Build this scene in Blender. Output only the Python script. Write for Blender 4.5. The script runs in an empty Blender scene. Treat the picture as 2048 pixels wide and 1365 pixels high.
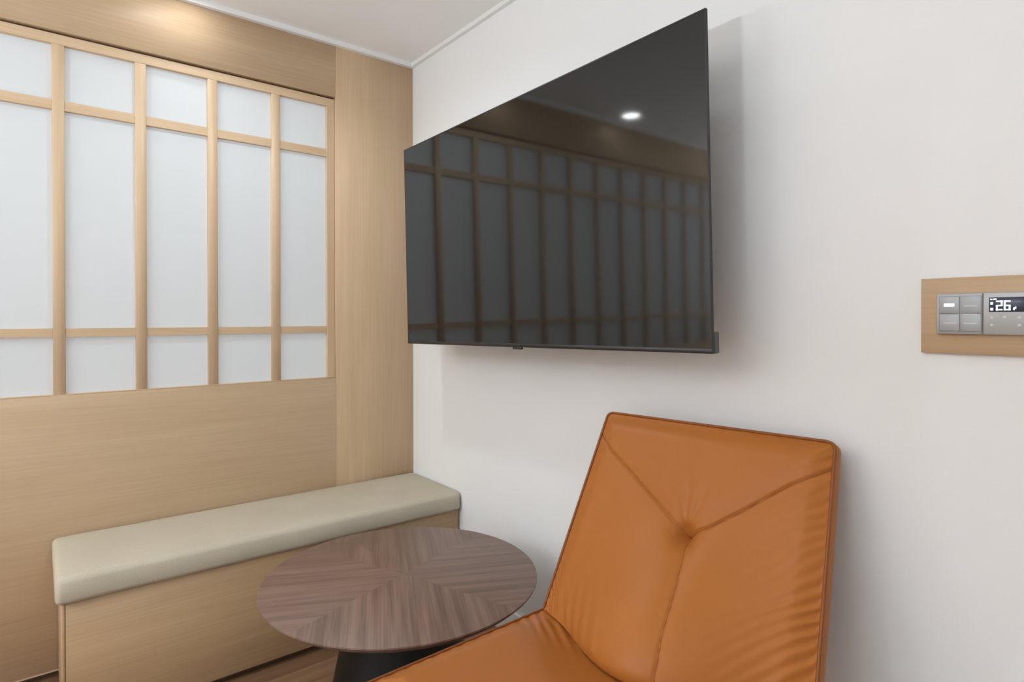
import bpy, bmesh, math
import numpy as np
from mathutils import Vector, Matrix

SC = bpy.context.scene
COL = SC.collection
PI = math.pi

# ------------------------------------------------------------------ materials
def new_mat(name):
    m = bpy.data.materials.new(name); m.use_nodes = True
    nt = m.node_tree
    return m, nt, nt.nodes['Principled BSDF']

def N(nt, t, **kw):
    n = nt.nodes.new(t)
    for k, v in kw.items():
        setattr(n, k, v)
    return n

def plain(name, col, rough=0.5, metal=0.0, spec=0.5, bump=0.0, bscale=200.0, var=0.0, vscale=3.0):
    m, nt, b = new_mat(name)
    b.inputs['Base Color'].default_value = (*col, 1)
    b.inputs['Roughness'].default_value = rough
    b.inputs['Metallic'].default_value = metal
    b.inputs['Specular IOR Level'].default_value = spec
    tc = N(nt, 'ShaderNodeTexCoord')
    if var > 0:
        nz = N(nt, 'ShaderNodeTexNoise'); nz.inputs['Scale'].default_value = vscale
        nz.inputs['Detail'].default_value = 4
        nt.links.new(tc.outputs['Object'], nz.inputs['Vector'])
        mx = N(nt, 'ShaderNodeMix', data_type='RGBA')
        mx.inputs['A'].default_value = (*[c * (1 - var) for c in col], 1)
        mx.inputs['B'].default_value = (*[min(1, c * (1 + var)) for c in col], 1)
        nt.links.new(nz.outputs['Fac'], mx.inputs['Factor'])
        nt.links.new(mx.outputs['Result'], b.inputs['Base Color'])
    if bump > 0:
        n2 = N(nt, 'ShaderNodeTexNoise'); n2.inputs['Scale'].default_value = bscale
        n2.inputs['Detail'].default_value = 5
        nt.links.new(tc.outputs['Object'], n2.inputs['Vector'])
        bp = N(nt, 'ShaderNodeBump'); bp.inputs['Strength'].default_value = bump
        bp.inputs['Distance'].default_value = 0.002
        nt.links.new(n2.outputs['Fac'], bp.inputs['Height'])
        nt.links.new(bp.outputs['Normal'], b.inputs['Normal'])
    return m

def wood(name, c0, c1, axis, rough=0.45, fine=1.0, streak=1.0, angle=None, spec=0.4):
    """veneer with its grain running along the given axis (0 x, 1 y, 2 z)"""
    m, nt, b = new_mat(name)
    tc = N(nt, 'ShaderNodeTexCoord')
    mp = N(nt, 'ShaderNodeMapping')
    s1 = [14.0 * fine] * 3; s1[axis] = 0.9
    mp.inputs['Scale'].default_value = s1
    nt.links.new(tc.outputs['Object'], mp.inputs['Vector'])
    n1 = N(nt, 'ShaderNodeTexNoise'); n1.inputs['Scale'].default_value = 1.0
    n1.inputs['Detail'].default_value = 6; n1.inputs['Roughness'].default_value = 0.6
    n1.inputs['Distortion'].default_value = 0.35
    nt.links.new(mp.outputs['Vector'], n1.inputs['Vector'])
    mp2 = N(nt, 'ShaderNodeMapping')
    s2 = [150.0 * fine] * 3; s2[axis] = 3.0
    mp2.inputs['Scale'].default_value = s2
    nt.links.new(tc.outputs['Object'], mp2.inputs['Vector'])
    n2 = N(nt, 'ShaderNodeTexNoise'); n2.inputs['Scale'].default_value = 1.0
    n2.inputs['Detail'].default_value = 3
    nt.links.new(mp2.outputs['Vector'], n2.inputs['Vector'])
    mx = N(nt, 'ShaderNodeMath', operation='MULTIPLY_ADD')
    mx.inputs[1].default_value = 0.45
    nt.links.new(n2.outputs['Fac'], mx.inputs[0])
    m3 = N(nt, 'ShaderNodeMath', operation='MULTIPLY'); m3.inputs[1].default_value = 0.55
    nt.links.new(n1.outputs['Fac'], m3.inputs[0])
    nt.links.new(m3.outputs[0], mx.inputs[2])
    cr = N(nt, 'ShaderNodeValToRGB')
    w = 0.20 / streak
    cr.color_ramp.elements[0].position = 0.5 - w; cr.color_ramp.elements[0].color = (*c0, 1)
    cr.color_ramp.elements[1].position = 0.5 + w; cr.color_ramp.elements[1].color = (*c1, 1)
    nt.links.new(mx.outputs[0], cr.inputs['Fac'])
    nt.links.new(cr.outputs['Color'], b.inputs['Base Color'])
    b.inputs['Roughness'].default_value = rough
    b.inputs['Specular IOR Level'].default_value = spec
    bp = N(nt, 'ShaderNodeBump'); bp.inputs['Strength'].default_value = 0.08
    bp.inputs['Distance'].default_value = 0.001
    nt.links.new(n2.outputs['Fac'], bp.inputs['Height'])
    nt.links.new(bp.outputs['Normal'], b.inputs['Normal'])
    return m

def sunburst(name, c0, c1, bis0):
    """walnut veneer laid in four quarters, each with its grain along its own bisector"""
    m, nt, b = new_mat(name)
    tc = N(nt, 'ShaderNodeTexCoord')
    sp = N(nt, 'ShaderNodeSeparateXYZ'); nt.links.new(tc.outputs['Object'], sp.inputs[0])
    at = N(nt, 'ShaderNodeMath', operation='ARCTAN2')
    nt.links.new(sp.outputs['Y'], at.inputs[0]); nt.links.new(sp.outputs['X'], at.inputs[1])
    ad = N(nt, 'ShaderNodeMath', operation='ADD'); ad.inputs[1].default_value = -bis0 + PI / 4 + 4 * PI
    nt.links.new(at.outputs[0], ad.inputs[0])
    dv = N(nt, 'ShaderNodeMath', operation='DIVIDE'); dv.inputs[1].default_value = PI / 2
    nt.links.new(ad.outputs[0], dv.inputs[0])
    fl = N(nt, 'ShaderNodeMath', operation='FLOOR'); nt.links.new(dv.outputs[0], fl.inputs[0])
    ml = N(nt, 'ShaderNodeMath', operation='MULTIPLY_ADD')      # angle of the bisector
    ml.inputs[1].default_value = PI / 2; ml.inputs[2].default_value = bis0
    nt.links.new(fl.outputs[0], ml.inputs[0])
    ng = N(nt, 'ShaderNodeMath', operation='MULTIPLY'); ng.inputs[1].default_value = -1
    nt.links.new(ml.outputs[0], ng.inputs[0])
    vr = N(nt, 'ShaderNodeVectorRotate', rotation_type='Z_AXIS')
    nt.links.new(tc.outputs['Object'], vr.inputs['Vector']); nt.links.new(ng.outputs[0], vr.inputs['Angle'])
    off = N(nt, 'ShaderNodeCombineXYZ'); nt.links.new(fl.outputs[0], off.inputs['Z'])
    va = N(nt, 'ShaderNodeVectorMath', operation='ADD')
    nt.links.new(vr.outputs[0], va.inputs[0]); nt.links.new(off.outputs[0], va.inputs[1])
    def layer(sx, sy, det):
        mp = N(nt, 'ShaderNodeMapping'); mp.inputs['Scale'].default_value = (sx, sy, 3.7)
        nt.links.new(va.outputs[0], mp.inputs['Vector'])
        nz = N(nt, 'ShaderNodeTexNoise'); nz.inputs['Scale'].default_value = 1; nz.inputs['Detail'].default_value = det
        nt.links.new(mp.outputs[0], nz.inputs['Vector']); return nz
    a = layer(2.0, 48.0, 3); c = layer(5.0, 260.0, 2)
    mx = N(nt, 'ShaderNodeMath', operation='MULTIPLY_ADD'); mx.inputs[1].default_value = 0.35
    nt.links.new(c.outputs['Fac'], mx.inputs[0])
    m3 = N(nt, 'ShaderNodeMath', operation='MULTIPLY'); m3.inputs[1].default_value = 0.65
    nt.links.new(a.outputs['Fac'], m3.inputs[0]); nt.links.new(m3.outputs[0], mx.inputs[2])
    cr = N(nt, 'ShaderNodeValToRGB')
    cr.color_ramp.elements[0].position = 0.36; cr.color_ramp.elements[0].color = (*c0, 1)
    cr.color_ramp.elements[1].position = 0.64; cr.color_ramp.elements[1].color = (*c1, 1)
    nt.links.new(mx.outputs[0], cr.inputs['Fac'])
    nt.links.new(cr.outputs['Color'], b.inputs['Base Color'])
    b.inputs['Roughness'].default_value = 0.42
    return m

def floor_mat():
    m, nt, b = new_mat('floor_planks')
    tc = N(nt, 'ShaderNodeTexCoord')
    mp = N(nt, 'ShaderNodeMapping'); mp.inputs['Rotation'].default_value = (0, 0, PI / 2)
    nt.links.new(tc.outputs['Object'], mp.inputs['Vector'])
    br = N(nt, 'ShaderNodeTexBrick')
    br.inputs['Scale'].default_value = 1.0
    br.inputs['Brick Width'].default_value = 0.9; br.inputs['Row Height'].default_value = 0.095
    br.inputs['Mortar Size'].default_value = 0.0012; br.inputs['Mortar Smooth'].default_value = 0.2
    br.inputs['Color1'].default_value = (0.190, 0.104, 0.054, 1)
    br.inputs['Color2'].default_value = (0.300, 0.176, 0.098, 1)
    br.inputs['Mortar'].default_value = (0.06, 0.035, 0.02, 1)
    nt.links.new(mp.outputs['Vector'], br.inputs['Vector'])
    mp2 = N(nt, 'ShaderNodeMapping'); mp2.inputs['Scale'].default_value = (40, 2.5, 1)
    nt.links.new(tc.outputs['Object'], mp2.inputs['Vector'])
    nz = N(nt, 'ShaderNodeTexNoise'); nz.inputs['Scale'].default_value = 1; nz.inputs['Detail'].default_value = 6
    nt.links.new(mp2.outputs['Vector'], nz.inputs['Vector'])
    mx = N(nt, 'ShaderNodeMix', data_type='RGBA', blend_type='MULTIPLY'); mx.inputs['Factor'].default_value = 0.6
    cr = N(nt, 'ShaderNodeValToRGB')
    cr.color_ramp.elements[0].position = 0.3; cr.color_ramp.elements[0].color = (0.55, 0.5, 0.45, 1)
    cr.color_ramp.elements[1].position = 0.7; cr.color_ramp.elements[1].color = (1.15, 1.1, 1.05, 1)
    nt.links.new(nz.outputs['Fac'], cr.inputs['Fac'])
    nt.links.new(br.outputs['Color'], mx.inputs['A']); nt.links.new(cr.outputs['Color'], mx.inputs['B'])
    nt.links.new(mx.outputs['Result'], b.inputs['Base Color'])
    b.inputs['Roughness'].default_value = 0.4
    return m

def emit(name, col, strength):
    m, nt, b = new_mat(name)
    b.inputs['Base Color'].default_value = (*col, 1)
    b.inputs['Emission Color'].default_value = (*col, 1)
    b.inputs['Emission Strength'].default_value = strength
    return m

def weave(name, c0, c1):
    """fine woven upholstery"""
    m, nt, b = new_mat(name)
    tc = N(nt, 'ShaderNodeTexCoord')
    nz = N(nt, 'ShaderNodeTexNoise'); nz.inputs['Scale'].default_value = 320; nz.inputs['Detail'].default_value = 3
    n2 = N(nt, 'ShaderNodeTexNoise'); n2.inputs['Scale'].default_value = 5; n2.inputs['Detail'].default_value = 3
    for n in (nz, n2):
        nt.links.new(tc.outputs['Object'], n.inputs['Vector'])
    av = N(nt, 'ShaderNodeMath', operation='MULTIPLY_ADD'); av.inputs[1].default_value = 0.6
    h = N(nt, 'ShaderNodeMath', operation='MULTIPLY'); h.inputs[1].default_value = 0.4
    nt.links.new(n2.outputs['Fac'], h.inputs[0]); nt.links.new(nz.outputs['Fac'], av.inputs[0]); nt.links.new(h.outputs[0], av.inputs[2])
    cr = N(nt, 'ShaderNodeValToRGB')
    cr.color_ramp.elements[0].position = 0.3; cr.color_ramp.elements[0].color = (*c0, 1)
    cr.color_ramp.elements[1].position = 0.7; cr.color_ramp.elements[1].color = (*c1, 1)
    nt.links.new(av.outputs[0], cr.inputs['Fac']); nt.links.new(cr.outputs['Color'], b.inputs['Base Color'])
    b.inputs['Roughness'].default_value = 0.75
    b.inputs['Specular IOR Level'].default_value = 0.25
    bp = N(nt, 'ShaderNodeBump'); bp.inputs['Strength'].default_value = 0.15; bp.inputs['Distance'].default_value = 0.001
    nt.links.new(nz.outputs['Fac'], bp.inputs['Height']); nt.links.new(bp.outputs['Normal'], b.inputs['Normal'])
    return m

OAK0, OAK1 = (0.555, 0.385, 0.232), (0.670, 0.492, 0.318)
M_OAK_Y = wood('oak_veneer_horizontal', OAK0, OAK1, 1)
M_OAK_Z = wood('oak_veneer_vertical', OAK0, OAK1, 2)
M_BENCH_SHADE_Y = wood('bench_oak_shaded', (0.415, 0.268, 0.143), (0.51, 0.345, 0.195), 1)  # wall oak darkened, so the bench front's shade sits in its colour
M_BENCH_SHADE_Z = wood('bench_oak_end_shaded', (0.415, 0.268, 0.143), (0.51, 0.345, 0.195), 2)  # same shade-darkened oak, upright grain
M_OAK_X = wood('oak_veneer_crosswise', (0.49, 0.33, 0.195), (0.59, 0.42, 0.265), 0)
M_WHITE = plain('white_wall_paper', (0.84, 0.832, 0.82), 0.75, spec=0.2, bump=0.03, bscale=160)
M_CEIL = plain('white_ceiling_paper', (0.90, 0.885, 0.865), 0.8, spec=0.2, bump=0.02)
M_TRIM = plain('white_trim_paint', (0.84, 0.83, 0.81), 0.45, spec=0.4)
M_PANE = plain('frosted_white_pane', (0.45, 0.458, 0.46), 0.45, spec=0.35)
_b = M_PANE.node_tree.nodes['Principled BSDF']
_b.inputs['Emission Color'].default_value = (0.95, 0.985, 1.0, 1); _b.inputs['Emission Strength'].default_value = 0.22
M_FLOOR = floor_mat()
M_PLINTH = plain('dark_brown_plinth', (0.12, 0.070, 0.036), 0.6)
M_CUSH = weave('beige_upholstery', (0.46, 0.405, 0.305), (0.56, 0.495, 0.385))
M_LEATHER = plain('tan_orange_leather', (0.400, 0.134, 0.026), 0.45, spec=0.22, bump=0.06, bscale=420, var=0.05, vscale=6)
M_PIPING = plain('tan_piping_leather', (0.25, 0.078, 0.018), 0.5, spec=0.3)
M_SEAM = plain('seam_thread', (0.24, 0.07, 0.018), 0.6)
M_BLACK = plain('black_metal', (0.0045, 0.005, 0.0055), 0.34, metal=0.0, spec=0.3)
M_TVBLACK = plain('black_television_plastic', (0.016, 0.015, 0.014), 0.4)
M_TVGREY = plain('grey_television_plastic', (0.085, 0.085, 0.080), 0.5)
M_SCREEN = plain('dark_screen_glass', (0.0055, 0.005, 0.0045), 0.06, spec=0.66)
M_TABLE = sunburst('walnut_sunburst_veneer', (0.135, 0.078, 0.056), (0.232, 0.146, 0.108), math.radians(-26))
M_TABLEEDGE = plain('walnut_edge', (0.15, 0.10, 0.072), 0.5, var=0.2, vscale=30)
M_PLATE = plain('silver_grey_plastic', (0.40, 0.40, 0.395), 0.38, metal=0.25)
M_KEY = plain('grey_key_plastic', (0.36, 0.37, 0.38), 0.4, metal=0.2)
M_LCD = plain('dark_blue_display', (0.035, 0.045, 0.075), 0.25)
M_DIGIT = emit('display_glow', (0.80, 0.87, 1.0), 0.9)
M_LED = emit('white_indicator_glow', (1.0, 1.0, 0.97), 1.6)
M_DOT = plain('pale_key_mark', (0.62, 0.62, 0.62), 0.5)
M_LENS = emit('lamp_lens', (0.95, 0.98, 1.0), 24.0)

# ------------------------------------------------------------------ helpers
def link(name, mesh, mat=None, parent=None):
    o = bpy.data.objects.new(name, mesh); COL.objects.link(o)
    if mat: mesh.materials.append(mat)
    if parent is not None:
        o.parent = parent
        mesh.transform(Matrix.Translation(-base_of(parent)))
    return o

def base_of(o):
    v = Vector((0, 0, 0))
    while o is not None:
        v = v + o.location; o = o.parent
    return v

def from_bm(name, bm, mat, parent=None, smooth=False, angle=None):
    bmesh.ops.recalc_face_normals(bm, faces=bm.faces)
    me = bpy.data.meshes.new(name); bm.to_mesh(me); bm.free()
    if smooth:
        for p in me.polygons: p.use_smooth = True
        if angle: me.set_sharp_from_angle(angle=math.radians(angle))
    return link(name, me, mat, parent)

def add_box(bm, x0, x1, y0, y1, z0, z1, bevel=0.0, seg=2, M=None):
    vs = [bm.verts.new((x, y, z)) for x in (x0, x1) for y in (y0, y1) for z in (z0, z1)]
    fs = []
    for q in ((0, 1, 3, 2), (4, 6, 7, 5), (0, 4, 5, 1), (2, 3, 7, 6), (0, 2, 6, 4), (1, 5, 7, 3)):
        fs.append(bm.faces.new([vs[i] for i in q]))
    geom = vs
    if bevel > 0:
        es = list({e for f in fs for e in f.edges})
        r = bmesh.ops.bevel(bm, geom=es, offset=bevel, segments=seg, profile=0.5, affect='EDGES')
        geom = list({v for v in r['verts']} | {v for v in vs if v.is_valid})
    if M is not None:
        bmesh.ops.transform(bm, matrix=M, verts=geom)
    return geom

def box(name, x0, x1, y0, y1, z0, z1, mat, parent=None, bevel=0.0, seg=2, M=None):
    bm = bmesh.new(); add_box(bm, x0, x1, y0, y1, z0, z1, bevel, seg, M)
    return from_bm(name, bm, mat, parent, smooth=bevel > 0, angle=50 if bevel > 0 else None)

def add_tube(bm, pts, r, n=10, closed=False):
    pts = [Vector(p) for p in pts]; m = len(pts); rings = []
    up = None
    for i, p in enumerate(pts):
        a = pts[(i - 1) % m] if (closed or i > 0) else p
        b = pts[(i + 1) % m] if (closed or i < m - 1) else p
        t = (b - a).normalized()
        if up is None:
            up = Vector((0, 0, 1)) if abs(t.z) < 0.9 else Vector((1, 0, 0))
        s = t.cross(up)
        if s.length < 1e-6: s = t.orthogonal()
        s.normalize(); up = s.cross(t).normalized()
        rr = r[i] if isinstance(r, (list, tuple)) else r
        rings.append([bm.verts.new(p + s * rr * math.cos(k * 2 * PI / n) + up * rr * math.sin(k * 2 * PI / n)) for k in range(n)])
    for i in range(m if closed else m - 1):
        A, B = rings[i], rings[(i + 1) % m]
        for k in range(n):
            bm.faces.new((A[k], A[(k + 1) % n], B[(k + 1) % n], B[k]))
    if not closed:
        bm.faces.new(rings[0]); bm.faces.new(rings[-1])

def tube(name, pts, r, mat, parent=None, n=10, closed=False):
    bm = bmesh.new(); add_tube(bm, pts, r, n, closed)
    return from_bm(name, bm, mat, parent, smooth=True, angle=60)

def lathe(name, prof, centre, mat, parent=None, n=96, angle=35):
    """prof: list of (radius, z)"""
    bm = bmesh.new(); rings = []
    cx, cy = centre
    for r, z in prof:
        if r < 1e-6:
            rings.append([bm.verts.new((cx, cy, z))])
        else:
            rings.append([bm.verts.new((cx + r * math.cos(2 * PI * k / n), cy + r * math.sin(2 * PI * k / n), z)) for k in range(n)])
    for A, B in zip(rings, rings[1:]):
        for k in range(n):
            a0, a1 = A[k % len(A)], A[(k + 1) % len(A)]
            b0, b1 = B[k % len(B)], B[(k + 1) % len(B)]
            f = []
            for v in (a0, a1, b1, b0):
                if v not in f: f.append(v)
            if len(f) > 2: bm.faces.new(f)
    return from_bm(name, bm, mat, parent, smooth=True, angle=angle)

def empty(name, loc):
    o = bpy.data.objects.new(name, None); COL.objects.link(o)
    o.location = loc; o.empty_display_size = 0.1
    return o

def tag(o, label, cat, group=None):
    o['label'] = label; o['category'] = cat
    if group: o['group'] = group
    return o

def struct(o, label=None):
    o['kind'] = 'structure'
    if label: o['label'] = label
    return o

# ------------------------------------------------------------------ room shell
XR, YB = 2.90, -6.60          # right wall, rear wall
ZT = 2.395                    # underside of the crown trim
ZC = 2.415                    # ceiling
FZ = -0.025                   # floor: the oak panels and the bench stop a finger above it

struct(box('floor', -0.12, XR + 0.1, YB - 0.1, 0.12, -0.12, FZ, M_FLOOR), 'brown wood plank floor')
struct(box('ceiling', -0.12, XR + 0.1, YB - 0.1, 0.12, ZC, ZC + 0.10, M_CEIL), 'plain white ceiling')
struct(box('wall_front', -0.12, XR + 0.1, 0.0, 0.12, FZ, ZC, M_WHITE), 'white wall behind the television')
VY0, VY1, VZ0, VZ1 = -4.90, -2.10, 0.75, 2.25      # unseen window added in the right wall for fill light
bm = bmesh.new()
add_box(bm, XR, XR + 0.1, YB, VY0, FZ, ZC); add_box(bm, XR, XR + 0.1, VY1, 0.0, FZ, ZC)
add_box(bm, XR, XR + 0.1, VY0, VY1, FZ, VZ0); add_box(bm, XR, XR + 0.1, VY0, VY1, VZ1, ZC)
struct(from_bm('wall_right', bm, M_WHITE), 'white side wall with an added window')
w2 = empty('fill_window', (XR + 0.05, VY0, VZ0)); struct(w2, 'added wide window in the side wall, unseen, letting in fill light')
bm = bmesh.new()
t = 0.05
add_box(bm, XR + 0.03, XR + 0.08, VY0 + 0.001, VY1 - 0.001, VZ0 + 0.001, VZ0 + t); add_box(bm, XR + 0.03, XR + 0.08, VY0 + 0.001, VY1 - 0.001, VZ1 - t, VZ1 - 0.001)
for y in (VY0 + 0.001, (VY0 + VY1) / 2 - t / 2, VY1 - t - 0.001):
    add_box(bm, XR + 0.03, XR + 0.08, y, y + t, VZ0 + t, VZ1 - t)
from_bm('window_frame', bm, M_TRIM, w2)
struct(box('wall_rear', -0.12, XR, YB - 0.1, YB, FZ, ZC, M_WHITE), 'plain white rear wall')

wl = struct(box('wall_left', -0.12, -0.040, YB, 0.0, FZ, ZC, M_OAK_Y), 'light oak panelled wall with a lattice window')
WY0, WY1 = -4.015, -0.386     # window opening along y
WZ0, WZ1 = 0.930, 2.171
G = 0.0003
box('header_panel', -0.040, 0.0, YB, WY1 - G, WZ1, ZC, M_OAK_Y, wl, bevel=0.0005, seg=1)
box('lower_panel', -0.040, 0.0, YB, WY1 - G, 0.0, WZ0, M_OAK_Y, wl, bevel=0.0005, seg=1)
box('corner_panel', -0.040, 0.0, WY1 + G, -0.0005, 0.0, ZC, M_OAK_Z, wl, bevel=0.0005, seg=1)
box('side_panel', -0.040, 0.0, YB, WY0, WZ0, WZ1, M_OAK_Z, wl, bevel=0.0005, seg=1)
box('bottom_bead', -0.006, 0.0012, YB, -0.002, -0.0045, 0.0, M_OAK_Y, wl)
box('plinth', -0.040, -0.022, YB, -0.002, FZ, 0.0, M_PLINTH, wl)

# lattice window
win = empty('window_1', (-0.03, WY1, WZ0)); struct(win, 'white paned window behind a light oak lattice')
XF, XH, XP = -0.010, -0.0125, -0.028
bm = bmesh.new()
add_box(bm, -0.040, XF, WY0, WY1 - 0.001, 2.129, 2.163, 0.001, 1)
from_bm('window_frame', bm, M_OAK_Y, win)                                         # top rail
bm = bmesh.new()
add_box(bm, -0.040, XF, WY1 - 0.036, WY1 - 0.001, WZ0 + 0.0005, 2.129, 0.001, 1)  # stile by the corner
add_box(bm, -0.040, XF, WY0 + 0.0005, WY0 + 0.036, WZ0 + 0.0005, 2.129, 0.001, 1)
add_box(bm, -0.040, XF, WY0 + 0.036, WY1 - 0.036, WZ0 + 0.0005, WZ0 + 0.004, 0.0005, 1)
from_bm('window_stile', bm, M_OAK_Z, win)
centres = []
yc = -0.6395
while yc > WY0 + 0.1:
    centres.append(yc); yc -= 0.2404
for c in centres:
    box('mullion', -0.040, XF - 0.0005, c - 0.0175, c + 0.0175, WZ0 + 0.004, 2.129, M_OAK_Z, win, bevel=0.001, seg=1)
for z0, z1 in ((1.906, 1.939), (1.130, 1.160)):
    bm = bmesh.new()
    edges = [WY1 - 0.036] + sorted([c for c in centres], reverse=True) + [WY0 + 0.036]
    for i in range(len(edges) - 1):
        a = edges[i + 1] + (0.0175 if i + 1 < len(edges) - 1 else 0.0)
        b = edges[i] - (0.0175 if i > 0 else 0.0)
        add_box(bm, -0.040, XH, a, b, z0, z1, 0.0008, 1)
    from_bm('crossbar', bm, M_OAK_Y, win)
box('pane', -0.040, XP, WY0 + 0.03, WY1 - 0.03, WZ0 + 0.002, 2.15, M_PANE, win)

# crown trim and skirting
struct(box('trim_1', 0.0, 0.020, YB, 0.0, ZT, ZC, M_TRIM), 'thin white crown trim above the oak panels')
struct(box('trim_2', 0.020, XR, -0.018, 0.0, ZT + 0.002, ZC, M_TRIM), 'thin white crown trim above the white wall')
struct(box('baseboard_front', 0.47, XR, -0.012, 0.0, FZ, 0.072, M_TRIM, bevel=0.003), 'low white skirting along the white wall')
struct(box('baseboard_right', XR - 0.012, XR, YB, -0.013, FZ, 0.072, M_TRIM, bevel=0.003))
struct(box('baseboard_rear', 0.0, XR - 0.013, YB, YB + 0.012, FZ, 0.072, M_TRIM, bevel=0.003))

# ------------------------------------------------------------------ downlights
def downlight(x, y, label, power, r=0.042, spread=150):
    d = tag(empty('downlight', (x, y, ZC)), label, 'ceiling light', 'recessed ceiling downlights')
    lathe('trim_ring', [(r + 0.014, ZC - 0.0005), (r + 0.013, ZC - 0.005), (r + 0.002, ZC - 0.006), (r, ZC - 0.0005)], (x, y), M_TRIM, d, n=48)
    lathe('lens', [(0.0, ZC - 0.003), (r, ZC - 0.003), (r, ZC - 0.0005)], (x, y), M_LENS, d, n=48)
    L = bpy.data.lights.new('downlight_lamp', 'AREA'); L.shape = 'DISK'; L.size = 2 * r
    L.energy = power; L.color = (0.87, 0.97, 1.05); L.spread = math.radians(spread)
    lo = bpy.data.objects.new('lamp', L); COL.objects.link(lo); lo.parent = d; lo.location = (0, 0, -0.008)
    return d
WASH, MID, FAR = 0.04, 4.5, 8.5
SKY = 1.3
UPZ, UPW = 0.85, 116.0  # height and power of the added fill lamps
downlight(0.15, -0.97, 'round recessed ceiling light close to the oak wall above the bench', WASH, r=0.052)
downlight(0.15, -1.98, 'round white ceiling light seen glowing in the television screen', WASH, r=0.052)
for y in (-2.98, -3.98):
    downlight(0.15, y, 'round recessed ceiling light in the row above the lattice window, towards the rear wall', WASH)
downlight(0.63, -0.87, 'round recessed ceiling light above the gap between bench and side table', MID)
for y in (-4.6, -5.6):
    for x, f in ((0.45, 1.7), (1.45, 1.4), (2.45, 0.9)):
        downlight(x, y, 'round recessed ceiling light in the far half of the room, well behind the camera', FAR * f, spread=170)

# ------------------------------------------------------------------ uplighter lamps, unseen, added as fill light
def fill_uplighter(x, y, z, power, label):  # lamp added out of view to throw fill light upwards
    f = tag(empty('fill_lamp', (x, y, FZ)), label, 'fill lamp')
    lathe('base', [(0, FZ), (0.15, FZ), (0.152, FZ + 0.006), (0.145, FZ + 0.018), (0.02, FZ + 0.024), (0, FZ + 0.024)], (x, y), M_BLACK, f)
    tube('pole', [(x, y, FZ + 0.0235), (x, y, z * 0.5), (x, y, z - 0.085)], 0.011, M_BLACK, f)
    lathe('bowl', [(0.011, z - 0.09), (0.06, z - 0.08), (0.12, z - 0.05), (0.155, z), (0.150, z), (0.115, z - 0.045), (0.055, z - 0.072), (0, z - 0.075)], (x, y), M_TRIM, f)
    L = bpy.data.lights.new('fill_uplighter_lamp', 'AREA'); L.shape = 'DISK'; L.size = 0.26; L.energy = power
    L.color = (0.87, 0.98, 1.08); L.spread = math.radians(172)
    lo = bpy.data.objects.new('lamp', L); COL.objects.link(lo); lo.parent = f; lo.location = (0, 0, z + 0.002 - FZ); lo.rotation_euler = (PI, 0, 0)
fill_uplighter(0.95, -3.75, UPZ, UPW * 0.30, 'added fill lamp with an upturned bowl, near the lattice window behind the camera')
fill_uplighter(2.35, -3.70, UPZ, UPW * 0.78, 'added fill lamp with an upturned bowl, standing right behind the camera')

# ------------------------------------------------------------------ bench
bench = tag(empty('bench', (0.2, -0.68, FZ)), 'built-in light oak box bench along the panelled wall in the corner', 'bench')
box('box', 0.003, 0.405, -1.360, -0.008, 0.0, 0.372, M_BENCH_SHADE_Y, bench, bevel=0.0012, seg=1)
box('plinth', 0.003, 0.375, -1.340, -0.010, FZ, -0.0002, M_PLINTH, bench)
box('end_panel', 0.003, 0.4055, -1.3685, -1.3605, 0.0, 0.372, M_BENCH_SHADE_Z, bench, bevel=0.0012, seg=1)

def cushion(name, x0, x1, y0, y1, z0, z1, r, mat, crown=0.006):
    nx, ny, nz = 26, 70, 8
    bm = bmesh.new()
    add_box(bm, x0, x1, y0, y1, z0, z1, r, 5)
    bmesh.ops.subdivide_edges(bm, edges=[e for e in bm.edges if e.calc_length() > 0.05], cuts=24, use_grid_fill=True)
    for v in bm.verts:
        fx = (v.co.x - x0) / (x1 - x0); fy = (v.co.y - y0) / (y1 - y0); fz = (v.co.z - z0) / (z1 - z0)
        edge = min(1, min(fx, 1 - fx) * (x1 - x0) / 0.06) * min(1, min(fy, 1 - fy) * (y1 - y0) / 0.08)
        if fz > 0.5: v.co.z += crown * edge * (0.8 + 0.2 * math.sin(v.co.y * 9.0 + 1.0)) + 0.0012 * edge * math.sin(v.co.y * 23 + v.co.x * 8)
        if fx > 0.90: v.co.x += 0.007 * math.sin(PI * min(1, max(0, fz))) - 0.008 * max(0, fz) ** 1.5 + 0.0008 * math.sin(v.co.y * 17)
    return from_bm(name, bm, mat, None, smooth=True)
cu = cushion('bench_cushion', 0.003, 0.424, -1.384, -0.006, 0.3725, 0.452, 0.017, M_CUSH)
tag(cu, 'long beige upholstered pad lying on the oak bench', 'cushion')

# ------------------------------------------------------------------ television
TL, TR_, BL, BR = (Vector(v) for v in ((0.3485, -0.2362, 1.8861), (1.7488, -0.2170, 1.9084), (0.3610, -0.2250, 1.0897), (1.7614, -0.2058, 1.1121)))
ex = (TR_ - TL).normalized(); ez = (TL - BL).normalized(); ey = ez.cross(ex).normalized()   # ey points to the wall
if ey.y < 0: ey = -ey
TW, TH = (TR_ - TL).length, (TL - BL).length
MT = Matrix(((ex.x, ey.x, ez.x, BL.x), (ex.y, ey.y, ez.y, BL.y), (ex.z, ey.z, ez.z, BL.z), (0, 0, 0, 1)))
cen = MT @ Vector((TW / 2, 0.1, 0.02))
tv = tag(empty('wall_mounted_television', (cen.x, -0.004, cen.z)), 'large flat black television hung on the white wall', 'television')
bm = bmesh.new()
e = 0.0035
add_box(bm, 0, TW, 0.0015, 0.0075, 0, TH, 0.0008, 1, MT)
add_box(bm, 0, TW, -0.0012, 0.0015, TH - e, TH, 0.0003, 1, MT)
add_box(bm, 0, e, -0.0012, 0.0015, 0.012, TH - e, 0.0003, 1, MT)
add_box(bm, TW - e, TW, -0.0012, 0.0015, 0.012, TH - e, 0.0003, 1, MT)
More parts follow.
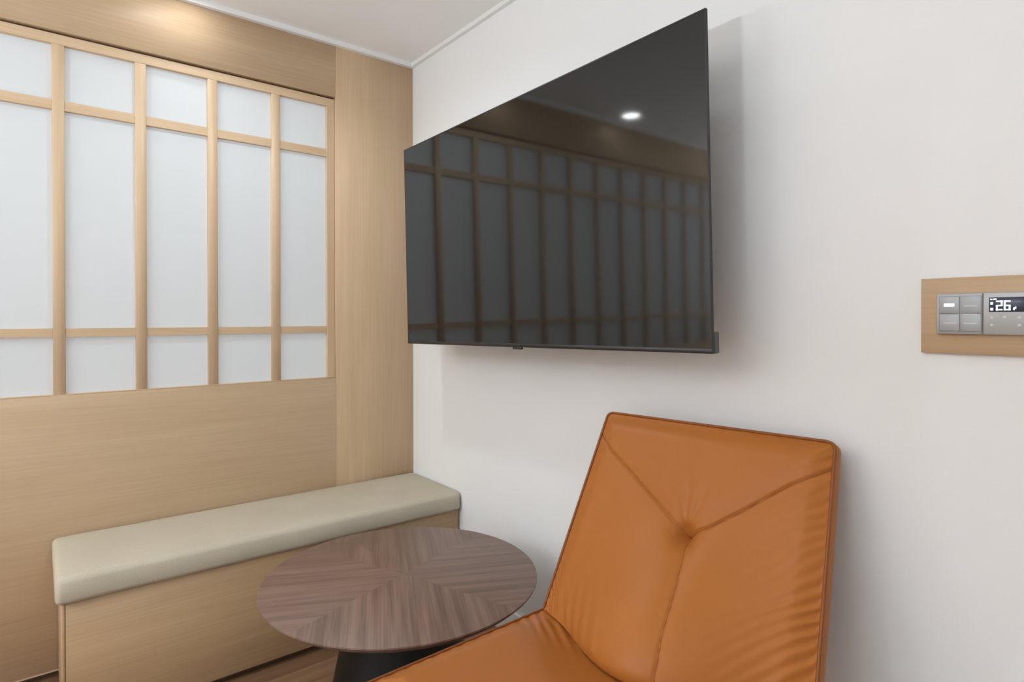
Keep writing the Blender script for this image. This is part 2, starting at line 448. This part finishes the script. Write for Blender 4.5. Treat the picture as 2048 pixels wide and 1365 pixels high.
from_bm('bezel', bm, M_TVBLACK, tv)
box('chin', 0, TW, -0.0022, 0.0015, 0, 0.012, M_TVBLACK, tv, 0.0006, 1, MT)
box('screen', e, TW - e, -0.0006, 0.0014, 0.012, TH - e, M_SCREEN, tv, 0, 1, MT)
box('logo_tab', TW / 2 - 0.022, TW / 2 + 0.022, -0.0026, 0.006, -0.007, 0.0005, M_TVBLACK, tv, 0.001, 1, MT)
box('lower_housing', 0.004, TW + 0.001, 0.0076, 0.028, 0.0, 0.050, M_TVGREY, tv, 0.003, 2, MT)
box('rear_housing', 0.10, TW - 0.10, 0.0076, 0.055, 0.051, 0.46, M_TVBLACK, tv, 0.006, 2, MT)
br = box('wall_bracket', 0.55 + 0.25, 1.35, -0.030, -0.001, 1.25, 1.75, M_BLACK, tv, 0.002)
for x in (0.95, 1.20):
    box('bracket_arm', x - 0.02, x + 0.02, -0.165, -0.0295, 1.30, 1.52, M_BLACK, br, 0.003, 1)
tv.rotation_euler = (0, 0, 0)

# ------------------------------------------------------------------ side table
TX, TY, TZ = 0.985, -0.587, 0.445
RT = 0.393
tb = tag(empty('side_table', (TX, TY, FZ)), 'round side table with walnut sunburst top and black cone pedestal', 'table')
lathe('tabletop', [(0, TZ - 0.0205), (RT - 0.018, TZ - 0.0205), (RT - 0.003, TZ - 0.008), (RT, TZ - 0.004), (RT - 0.0006, TZ - 0.0008), (RT - 0.002, TZ), (0, TZ)], (TX, TY), M_TABLE, tb, n=160, angle=30)
lathe('pedestal', [(0, FZ + 0.006), (0.236, FZ + 0.006), (0.240, FZ + 0.010), (0.236, FZ + 0.02), (0.205, 0.12), (0.180, 0.24), (0.160, 0.34), (0.150, 0.424), (0, 0.424)], (TX, TY), M_BLACK, tb)
lathe('base_plate', [(0, FZ), (0.242, FZ), (0.242, FZ + 0.0055), (0, FZ + 0.0055)], (TX, TY), M_BLACK, tb)

# ------------------------------------------------------------------ lounge chair
ZCR = 0.435
qx, qy, qa, qw, qrec, qL, qtap, qtilt = 1.7131, -0.3553, 4.82847, 0.6585, 0.45957, 0.5476, 0.8967, 0.0727
Fv = np.array([math.cos(qa), math.sin(qa), 0.0]); Rv = -np.array([-math.sin(qa), math.cos(qa), 0.0])
Rv = Rv if Rv[0] < 0 else -Rv
RIGHT = -Rv if (-Rv)[0] > 0 else Rv              # towards the right of the photo
Zu = np.array([0, 0, 1.0])
UPB = math.cos(qrec) * Zu - math.sin(qrec) * Fv  # up along the backrest
NB = math.cos(qrec) * Fv + math.sin(qrec) * Zu   # out of the backrest
SV = math.cos(qtilt) * Fv + math.sin(qtilt) * Zu # forward along the seat
NS = math.cos(qtilt) * Zu - math.sin(qtilt) * Fv # up from the seat
BC = np.array([qx, qy, ZCR])
chair = tag(empty('lounge_chair', (qx + 0.28 * Fv[0], qy + 0.28 * Fv[1], FZ)), 'armless tan orange leather lounge chair with Y-shaped seam on its back', 'chair')

def seg_dist(U, V, pts, W, L):
    """distance in metres from (u,v) to a polyline given in (u,v)"""
    best = np.full(U.shape, 9.0)
    X, Y = U * W, V * L
    for (a, b), (c, d) in zip(pts, pts[1:]):
        ax, ay, cx, cy = a * W, b * L, c * W, d * L
        dx, dy = cx - ax, cy - ay
        t = np.clip(((X - ax) * dx + (Y - ay) * dy) / (dx * dx + dy * dy), 0, 1)
        best = np.minimum(best, np.hypot(X - ax - t * dx, Y - ay - t * dy))
    return best

def pillow(name, origin, RV, VV, NV, w0, w1, L, T, hfun, mat, parent, nu=230, nv=210, rc=0.016, gfun=None, GV=None):
    """closed cushion: puffed front surface, a gusset all round and a flat back"""
    us = np.linspace(0, 1, nu); vs = np.linspace(0, 1, nv)
    us = 0.5 - 0.5 * np.cos(us * PI) * (1 - 0.25 * np.sin(us * PI) ** 2); us = (us - us[0]) / (us[-1] - us[0])
    U, V = np.meshgrid(us, vs)
    hw = 0.5 * (w0 + (w1 - w0) * V)
    d = np.clip((V * L - (L - rc)) / rc, 0, 1); hw = hw - rc * (1 - np.sqrt(np.clip(1 - d * d, 0, 1)))
    H = hfun(U, V)
    P = origin + ((U - 0.5) * 2 * hw)[..., None] * RV + (V * L)[..., None] * VV + H[..., None] * NV
    Gd = gfun(U, V) if gfun else np.zeros_like(U)
    GV = GV if GV is not None else NV
    P = P + Gd[..., None] * GV
    verts = [tuple(p) for p in P.reshape(-1, 3)]
    faces = [(j * nu + i, j * nu + i + 1, (j + 1) * nu + i + 1, (j + 1) * nu + i) for j in range(nv - 1) for i in range(nu - 1)]
    loop = [i for i in range(nu)] + [j * nu + nu - 1 for j in range(1, nv)] + [(nv - 1) * nu + i for i in range(nu - 2, -1, -1)] + [j * nu for j in range(nv - 2, 0, -1)]
    cenp = P.reshape(-1, 3).mean(0)
    prev = loop
    rim = [P.reshape(-1, 3)[k] for k in loop]
    hl = H.reshape(-1)[loop]; gl = Gd.reshape(-1)[loop]
    for f, shrink in ((0.25, -0.004), (0.6, -0.005), (0.9, -0.002), (1.0, 0.006)):
        cur = []
        for k, p in enumerate(rim):
            q = p - NV * (T * f + hl[k] * f) - GV * gl[k] * f
            c = cenp - NV * ((cenp - q) @ NV)
            dr = (c - q); dr = dr / (np.linalg.norm(dr) + 1e-9)
            q = q + dr * shrink
            cur.append(len(verts)); verts.append(tuple(q))
        n = len(loop)
        for k in range(n):
            faces.append((prev[k], prev[(k + 1) % n], cur[(k + 1) % n], cur[k]))
        prev = cur
    ci = len(verts); cb = np.mean([verts[i] for i in prev], 0) ; verts.append(tuple(cb))
    n = len(prev)
    for k in range(n):
        faces.append((prev[k], prev[(k + 1) % n], ci))
    me = bpy.data.meshes.new(name); me.from_pydata(verts, [], faces); me.update()
    bm = bmesh.new(); bm.from_mesh(me); bmesh.ops.recalc_face_normals(bm, faces=bm.faces); bm.to_mesh(me); bm.free()
    for p in me.polygons: p.use_smooth = True
    me.set_sharp_from_angle(angle=math.radians(62))
    o = link(name, me, mat, parent)
    def at(u, v, lift=0.0):
        uu, vv = np.array([[u]]), np.array([[v]])
        h = hfun(uu, vv)[0, 0]
        dd = min(1, max(0, (v * L - (L - rc)) / rc)); ww = 0.5 * (w0 + (w1 - w0) * v) - rc * (1 - math.sqrt(max(0, 1 - dd * dd)))
        return origin + (u - 0.5) * 2 * ww * RV + v * L * VV + (h + lift) * NV + (gfun(uu, vv)[0, 0] if gfun else 0.0) * GV
    return o, at

def smooth01(x):
    x = np.clip(x, 0, 1); return x * x * (3 - 2 * x)

TUFT = (0.523, 0.512)
SEAM_L = [(0.0, 0.880), (0.06, 0.832), (0.117, 0.787), (0.237, 0.710), (0.341, 0.634), (0.449, 0.563), TUFT]
SEAM_R = [(1.0, 0.897), (0.933, 0.842), (0.871, 0.798), (0.79, 0.724), (0.711, 0.650), (0.609, 0.565), TUFT]
SEAM_D = [TUFT, (0.540, 0.470), (0.553, 0.427), (0.5735, 0.345), (0.5856, 0.268), (0.594, 0.191), (0.605, 0.116), (0.610, 0.043), (0.612, 0.0)]
WB = qw * 0.5 * (1 + qtap)

def h_back(U, V):
    W, L = WB, qL
    dl, dr, dt = U * W, (1 - U) * W, (1 - V) * L
    edge = smooth01(np.minimum(np.minimum(dl, dr), dt) / 0.055) ** 0.8
    h = 0.020 * edge
    # Y seam and tuft
    for pts, dep in ((SEAM_L, 0.0052), (SEAM_R, 0.0056), (SEAM_D, 0.0042)):
        s = seg_dist(U, V, pts, W, L)
        near = np.clip(1 - np.hypot((U - TUFT[0]) * W, (V - TUFT[1]) * L) / 0.33, 0.25, 1)
        h = h - dep * edge ** 0.3 * np.exp(-(s / 0.0030) ** 2) - 0.0065 * near * edge * np.exp(-(s / 0.022) ** 2)
    rt = np.hypot((U - TUFT[0]) * W, (V - TUFT[1]) * L)
    h = h - 0.015 * np.exp(-(rt / 0.020) ** 2) - 0.008 * np.exp(-(rt / 0.055) ** 2)
    # gathers: along the right edge, above the tuft, at the foot on the left
    ph = (V * L + 0.75 * (1 - U) * W)
    amp = np.exp(-dr / 0.055) * smooth01(dr / 0.010) * (0.35 + 0.65 * smooth01((0.62 - V) / 0.3))
    h = h + 0.0032 * amp * np.sin(ph * 2 * PI / 0.027 + 1.2 * np.sin(V * 19)) 
    top = np.exp(-dr / 0.05) * np.exp(-((V - 0.90) / 0.05) ** 2)
    h = h + 0.0024 * top * np.sin((V * L - 0.5 * U * W) * 2 * PI / 0.026)
    ang = np.arctan2((U - TUFT[0]) * W, (V - TUFT[1]) * L + 1e-6)
    fan = np.exp(-((rt - 0.075) / 0.06) ** 2) * np.exp(-(ang / 0.55) ** 2)
    h = h + 0.0016 * fan * np.sin(ang * 15 + 0.6)
    foot = np.exp(-((V - 0.08) / 0.12) ** 2) * np.exp(-((U - 0.24) / 0.17) ** 2)
    h = h + 0.0015 * foot * np.sin((U * W + 0.45 * V * L) * 2 * PI / (0.036 + 0.012 * U) + 1.6 * np.sin(V * 9 + U * 5))
    edgep = np.exp(-dl / 0.03) * smooth01(dl / 0.006) * np.exp(-(V / 0.22) ** 2)
    h = h + 0.0022 * edgep * np.sin((V * L + 1.6 * U * W) * 2 * PI / 0.024)
    h = h + 0.0014 * edge * np.sin(U * 7.1 + 1.0) * np.sin(V * 6.3 + 0.4)
    return h

def g_back(U, V):
    # fullness at the foot of the cushion, where it rolls forward onto the seat
    B = 1 - smooth01((V - 0.06) / 0.56) - 0.10 * np.clip((0.06 - V) / 0.06, 0, 1) ** 2
    return BELLY * np.sin(PI * np.clip(U, 0, 1)) ** 2 * B
BELLY = 0.135
back, at_b = pillow('backrest', BC, RIGHT, UPB, NB, qw, qw * qtap, qL, 0.045, h_back, M_LEATHER, chair, gfun=g_back, GV=SV)

SEATL = 0.560
def h_seat(U, V):
    W, L = qw, SEATL
    dl, dr, df = U * W, (1 - U) * W, (1 - V) * L
    edge = smooth01(np.minimum(np.minimum(dl, dr), df) / 0.07) ** 0.8
    h = 0.028 * edge * smooth01((V * L - 0.12 * np.sin(PI * np.clip(U, 0, 1)) ** 2) / 0.20)
    s = seg_dist(U, V, [(0.5, 0.0), (0.5, 1.0)], W, L)
    wr = np.exp(-((V - 0.14) / 0.10) ** 2) * np.exp(-((U - 0.14) / 0.16) ** 2)
    h = h + 0.0018 * wr * np.sin((V * L * 1.0 - U * W * 0.75) * 2 * PI / 0.034)
    h = h + 0.0016 * np.exp(-dl / 0.04) * smooth01(dl / 0.008) * np.sin((V * L - 0.4 * U * W) * 2 * PI / 0.041 + 1.5 * np.sin(V * 9))
    h = h + 0.0018 * edge * np.sin(U * 6.1 + 0.3) * np.sin(V * 7.3 + 1.4)
    return h
seat, at_s = pillow('seat', BC, RIGHT, SV, NS, qw, qw * 0.99, SEATL, 0.075, h_seat, M_LEATHER, chair, nu=170, nv=170, rc=0.03)

def rim_path(at, n=60, m=50, lift=0.001, v0=0.0):
    pts = [at(0.0, v, lift) for v in np.linspace(v0, 0.965, n)]
    pts += [at(0.0, v, lift) for v in np.linspace(0.970, 1.0, 8)]
    pts += [at(u, 1.0, lift) for u in np.linspace(0.01, 0.99, m)]
    pts += [at(1.0, v, lift) for v in np.linspace(1.0, 0.970, 8)]
    pts += [at(1.0, v, lift) for v in np.linspace(0.965, v0, n)]
    return pts
tube('piping', rim_path(at_b), 0.0036, M_PIPING, back, n=8)
tube('piping', rim_path(at_s), 0.0032, M_PIPING, seat, n=8)
def resample(pts, n):
    pts = np.array(pts); s = np.r_[0, np.cumsum(np.hypot(*np.diff(pts, axis=0).T))]
    t = np.linspace(0, s[-1], n); return np.c_[np.interp(t, s, pts[:, 0]), np.interp(t, s, pts[:, 1])]
bm = bmesh.new()
for pts in (SEAM_L, SEAM_R, SEAM_D):
    add_tube(bm, [at_b(u, v, 0.0003) for u, v in resample(pts, 70)], 0.0011, 6)
from_bm('seam', bm, M_SEAM, back, smooth=True)

# underframe and legs
def P3(f, r, z): return tuple(np.array([qx, qy, 0]) + Fv * f + RIGHT * r + Zu * z)
bm = bmesh.new()
zz = 0.345
add_tube(bm, [P3(0.03, -0.27, zz), P3(0.03, 0.27, zz), P3(0.50, 0.27, zz + 0.02), P3(0.50, -0.27, zz + 0.02)], 0.010, 10, closed=True)
from_bm('underframe', bm, M_BLACK, chair, smooth=True, angle=60)
for f, r, fo, ro in ((0.05, -0.26, -0.02, -0.02), (0.05, 0.26, -0.02, 0.02), (0.47, -0.26, 0.03, -0.02), (0.47, 0.26, 0.03, 0.02)):
    tube('leg', [P3(f, r, zz), P3(f + fo * 0.5, r + ro * 0.5, zz / 2), P3(f + fo, r + ro, FZ)], [0.012, 0.0105, 0.009], M_BLACK, chair, n=12)

# ------------------------------------------------------------------ wall control panel
PX0, PX1, PZ0, PZ1 = 2.1147, 2.435, 1.124, 1.2737
cp = tag(empty('thermostat_switch', (2.275, 0.0, 1.199)), 'grey switch and thermostat unit on an oak backing board at right', 'thermostat')
box('backing_board', PX0, PX1, -0.012, -0.0002, PZ0, PZ1, M_OAK_X, cp, 0.0008, 1)
fp = box('faceplate', 2.1440, 2.4060, -0.0230, -0.0122, 1.1625, 1.2425, M_PLATE, cp, 0.002, 2)
yk = -0.0252
X0, X1, Z0_, Z1_ = 2.1500, 2.2165, 1.1690, 1.2360
box('button_well', X0 - 0.001, X1 + 0.001, -0.0236, -0.0229, Z0_ - 0.001, Z1_ + 0.001, M_KEY, fp, 0.0003, 1)
xm, zm = (X0 + X1) / 2, (Z0_ + Z1_) / 2
for (a, b_) in ((X0, xm - 0.0006), (xm + 0.0006, X1)):
    for (c, d_) in ((Z0_, zm - 0.0006), (zm + 0.0006, Z1_)):
        box('button', a, b_, yk, -0.0237, c, d_, M_KEY, fp, 0.0008, 2)
box('indicator_light', 2.1575, 2.1745, yk - 0.0004, yk + 0.0002, 1.2170, 1.2225, M_LED, fp, 0.0002, 1)
bm = bmesh.new()
for z in (1.2165, 1.2000, 1.1830):
    add_box(bm, xm + 0.006, X1 - 0.006, yk - 0.0002, yk + 0.0002, z, z + 0.0022)
add_box(bm, X0 + 0.006, xm - 0.006, yk - 0.0002, yk + 0.0002, 1.1835, 1.1857)
from_bm('key_mark', bm, M_DOT, fp)
box('divider', 2.2178, 2.2196, -0.0233, -0.0229, 1.1640, 1.2410, M_TVGREY, fp)
yd = -0.0238
disp = box('display', 2.2280, 2.2900, yd, -0.0231, 1.2055, 1.2330, M_LCD, fp, 0.0003, 1)
SEGS = {'2': 'abged', '6': 'acdefg'}
def digit(bm, ch, x, z, w, h, t):
    y0, y1 = yd - 0.0003, yd + 0.0001
    R = {'a': (0, w, h - t, h), 'g': (0, w, h / 2 - t / 2, h / 2 + t / 2), 'd': (0, w, 0, t),
         'f': (0, t, h / 2, h), 'b': (w - t, w, h / 2, h), 'e': (0, t, 0, h / 2), 'c': (w - t, w, 0, h / 2)}
    for s in SEGS[ch]:
        a, b, c, d = R[s]
        add_box(bm, x + a, x + b, y0, y1, z + c, z + d)
bm = bmesh.new()
digit(bm, '2', 2.2385, 1.2085, 0.0098, 0.0180, 0.0026)
digit(bm, '6', 2.2500, 1.2085, 0.0098, 0.0180, 0.0026)
add_box(bm, 2.2635, 2.2660, yd - 0.0003, yd + 0.0001, 1.2090, 1.2135)
add_box(bm, 2.2660, 2.2680, yd - 0.0003, yd + 0.0001, 1.2115, 1.2150)
from_bm('digits', bm, M_DIGIT, disp)
bm = bmesh.new()
for x, z, w, h in ((2.2300, 1.2280, 0.0030, 0.0022), (2.2345, 1.2280, 0.0048, 0.0024), (2.2302, 1.2195, 0.0040, 0.0045), (2.2302, 1.2085, 0.0042, 0.0045)):
    add_box(bm, x, x + w, yd - 0.0003, yd + 0.0001, z, z + h)
from_bm('icons', bm, M_DIGIT, disp)
bm = bmesh.new()
for x, z in ((2.2300, 1.1935), (2.2490, 1.1945), (2.2700, 1.1935), (2.2300, 1.1795), (2.2700, 1.1795)):
    add_box(bm, x, x + 0.0045, -0.0234, -0.0229, z, z + 0.0035)
from_bm('touch_mark', bm, M_DOT, fp)

# ------------------------------------------------------------------ world, camera, view
w = bpy.data.worlds.new('World'); SC.world = w; w.use_nodes = True
w.node_tree.nodes['Background'].inputs['Color'].default_value = (1, 1, 1, 1)
w.node_tree.nodes['Background'].inputs['Strength'].default_value = SKY
w.node_tree.nodes['Background'].inputs['Color'].default_value = (0.94, 0.99, 1.05, 1)
PL = bpy.data.lights.new('fill_window_portal', 'AREA'); PL.shape = 'RECTANGLE'; PL.size = VY1 - VY0; PL.size_y = VZ1 - VZ0
PL.cycles.is_portal = True
po = bpy.data.objects.new('daylight', PL); COL.objects.link(po)  # portal for sky light through the added window
po.location = (XR + 0.09, (VY0 + VY1) / 2, (VZ0 + VZ1) / 2); po.rotation_euler = (PI / 2, 0, PI / 2)

cd = bpy.data.cameras.new('camera'); cam = bpy.data.objects.new('camera', cd); COL.objects.link(cam)
Rr = Vector((0.6249866, 0.7806352, -0.0006755)); Uu = Vector((-0.0044788, 0.0044511, 0.9999801)); Ff = Vector((-0.7806226, 0.6249711, -0.0062782))
mw = Matrix(((Rr.x, Uu.x, -Ff.x, 2.53868), (Rr.y, Uu.y, -Ff.y, -1.42051), (Rr.z, Uu.z, -Ff.z, 1.195), (0, 0, 0, 1)))
cam.matrix_world = mw
cd.sensor_fit = 'HORIZONTAL'; cd.sensor_width = 36.0
cd.lens = 1187.093 / 2048 * 36.0
cd.shift_y = -38.75 / 2048
cd.clip_start = 0.02
SC.camera = cam

vs = SC.view_settings
SC.display_settings.display_device = 'sRGB'
vs.view_transform = 'Standard'; vs.look = 'None'; vs.gamma = 1.0; vs.use_curve_mapping = False
vs.exposure = 0.14
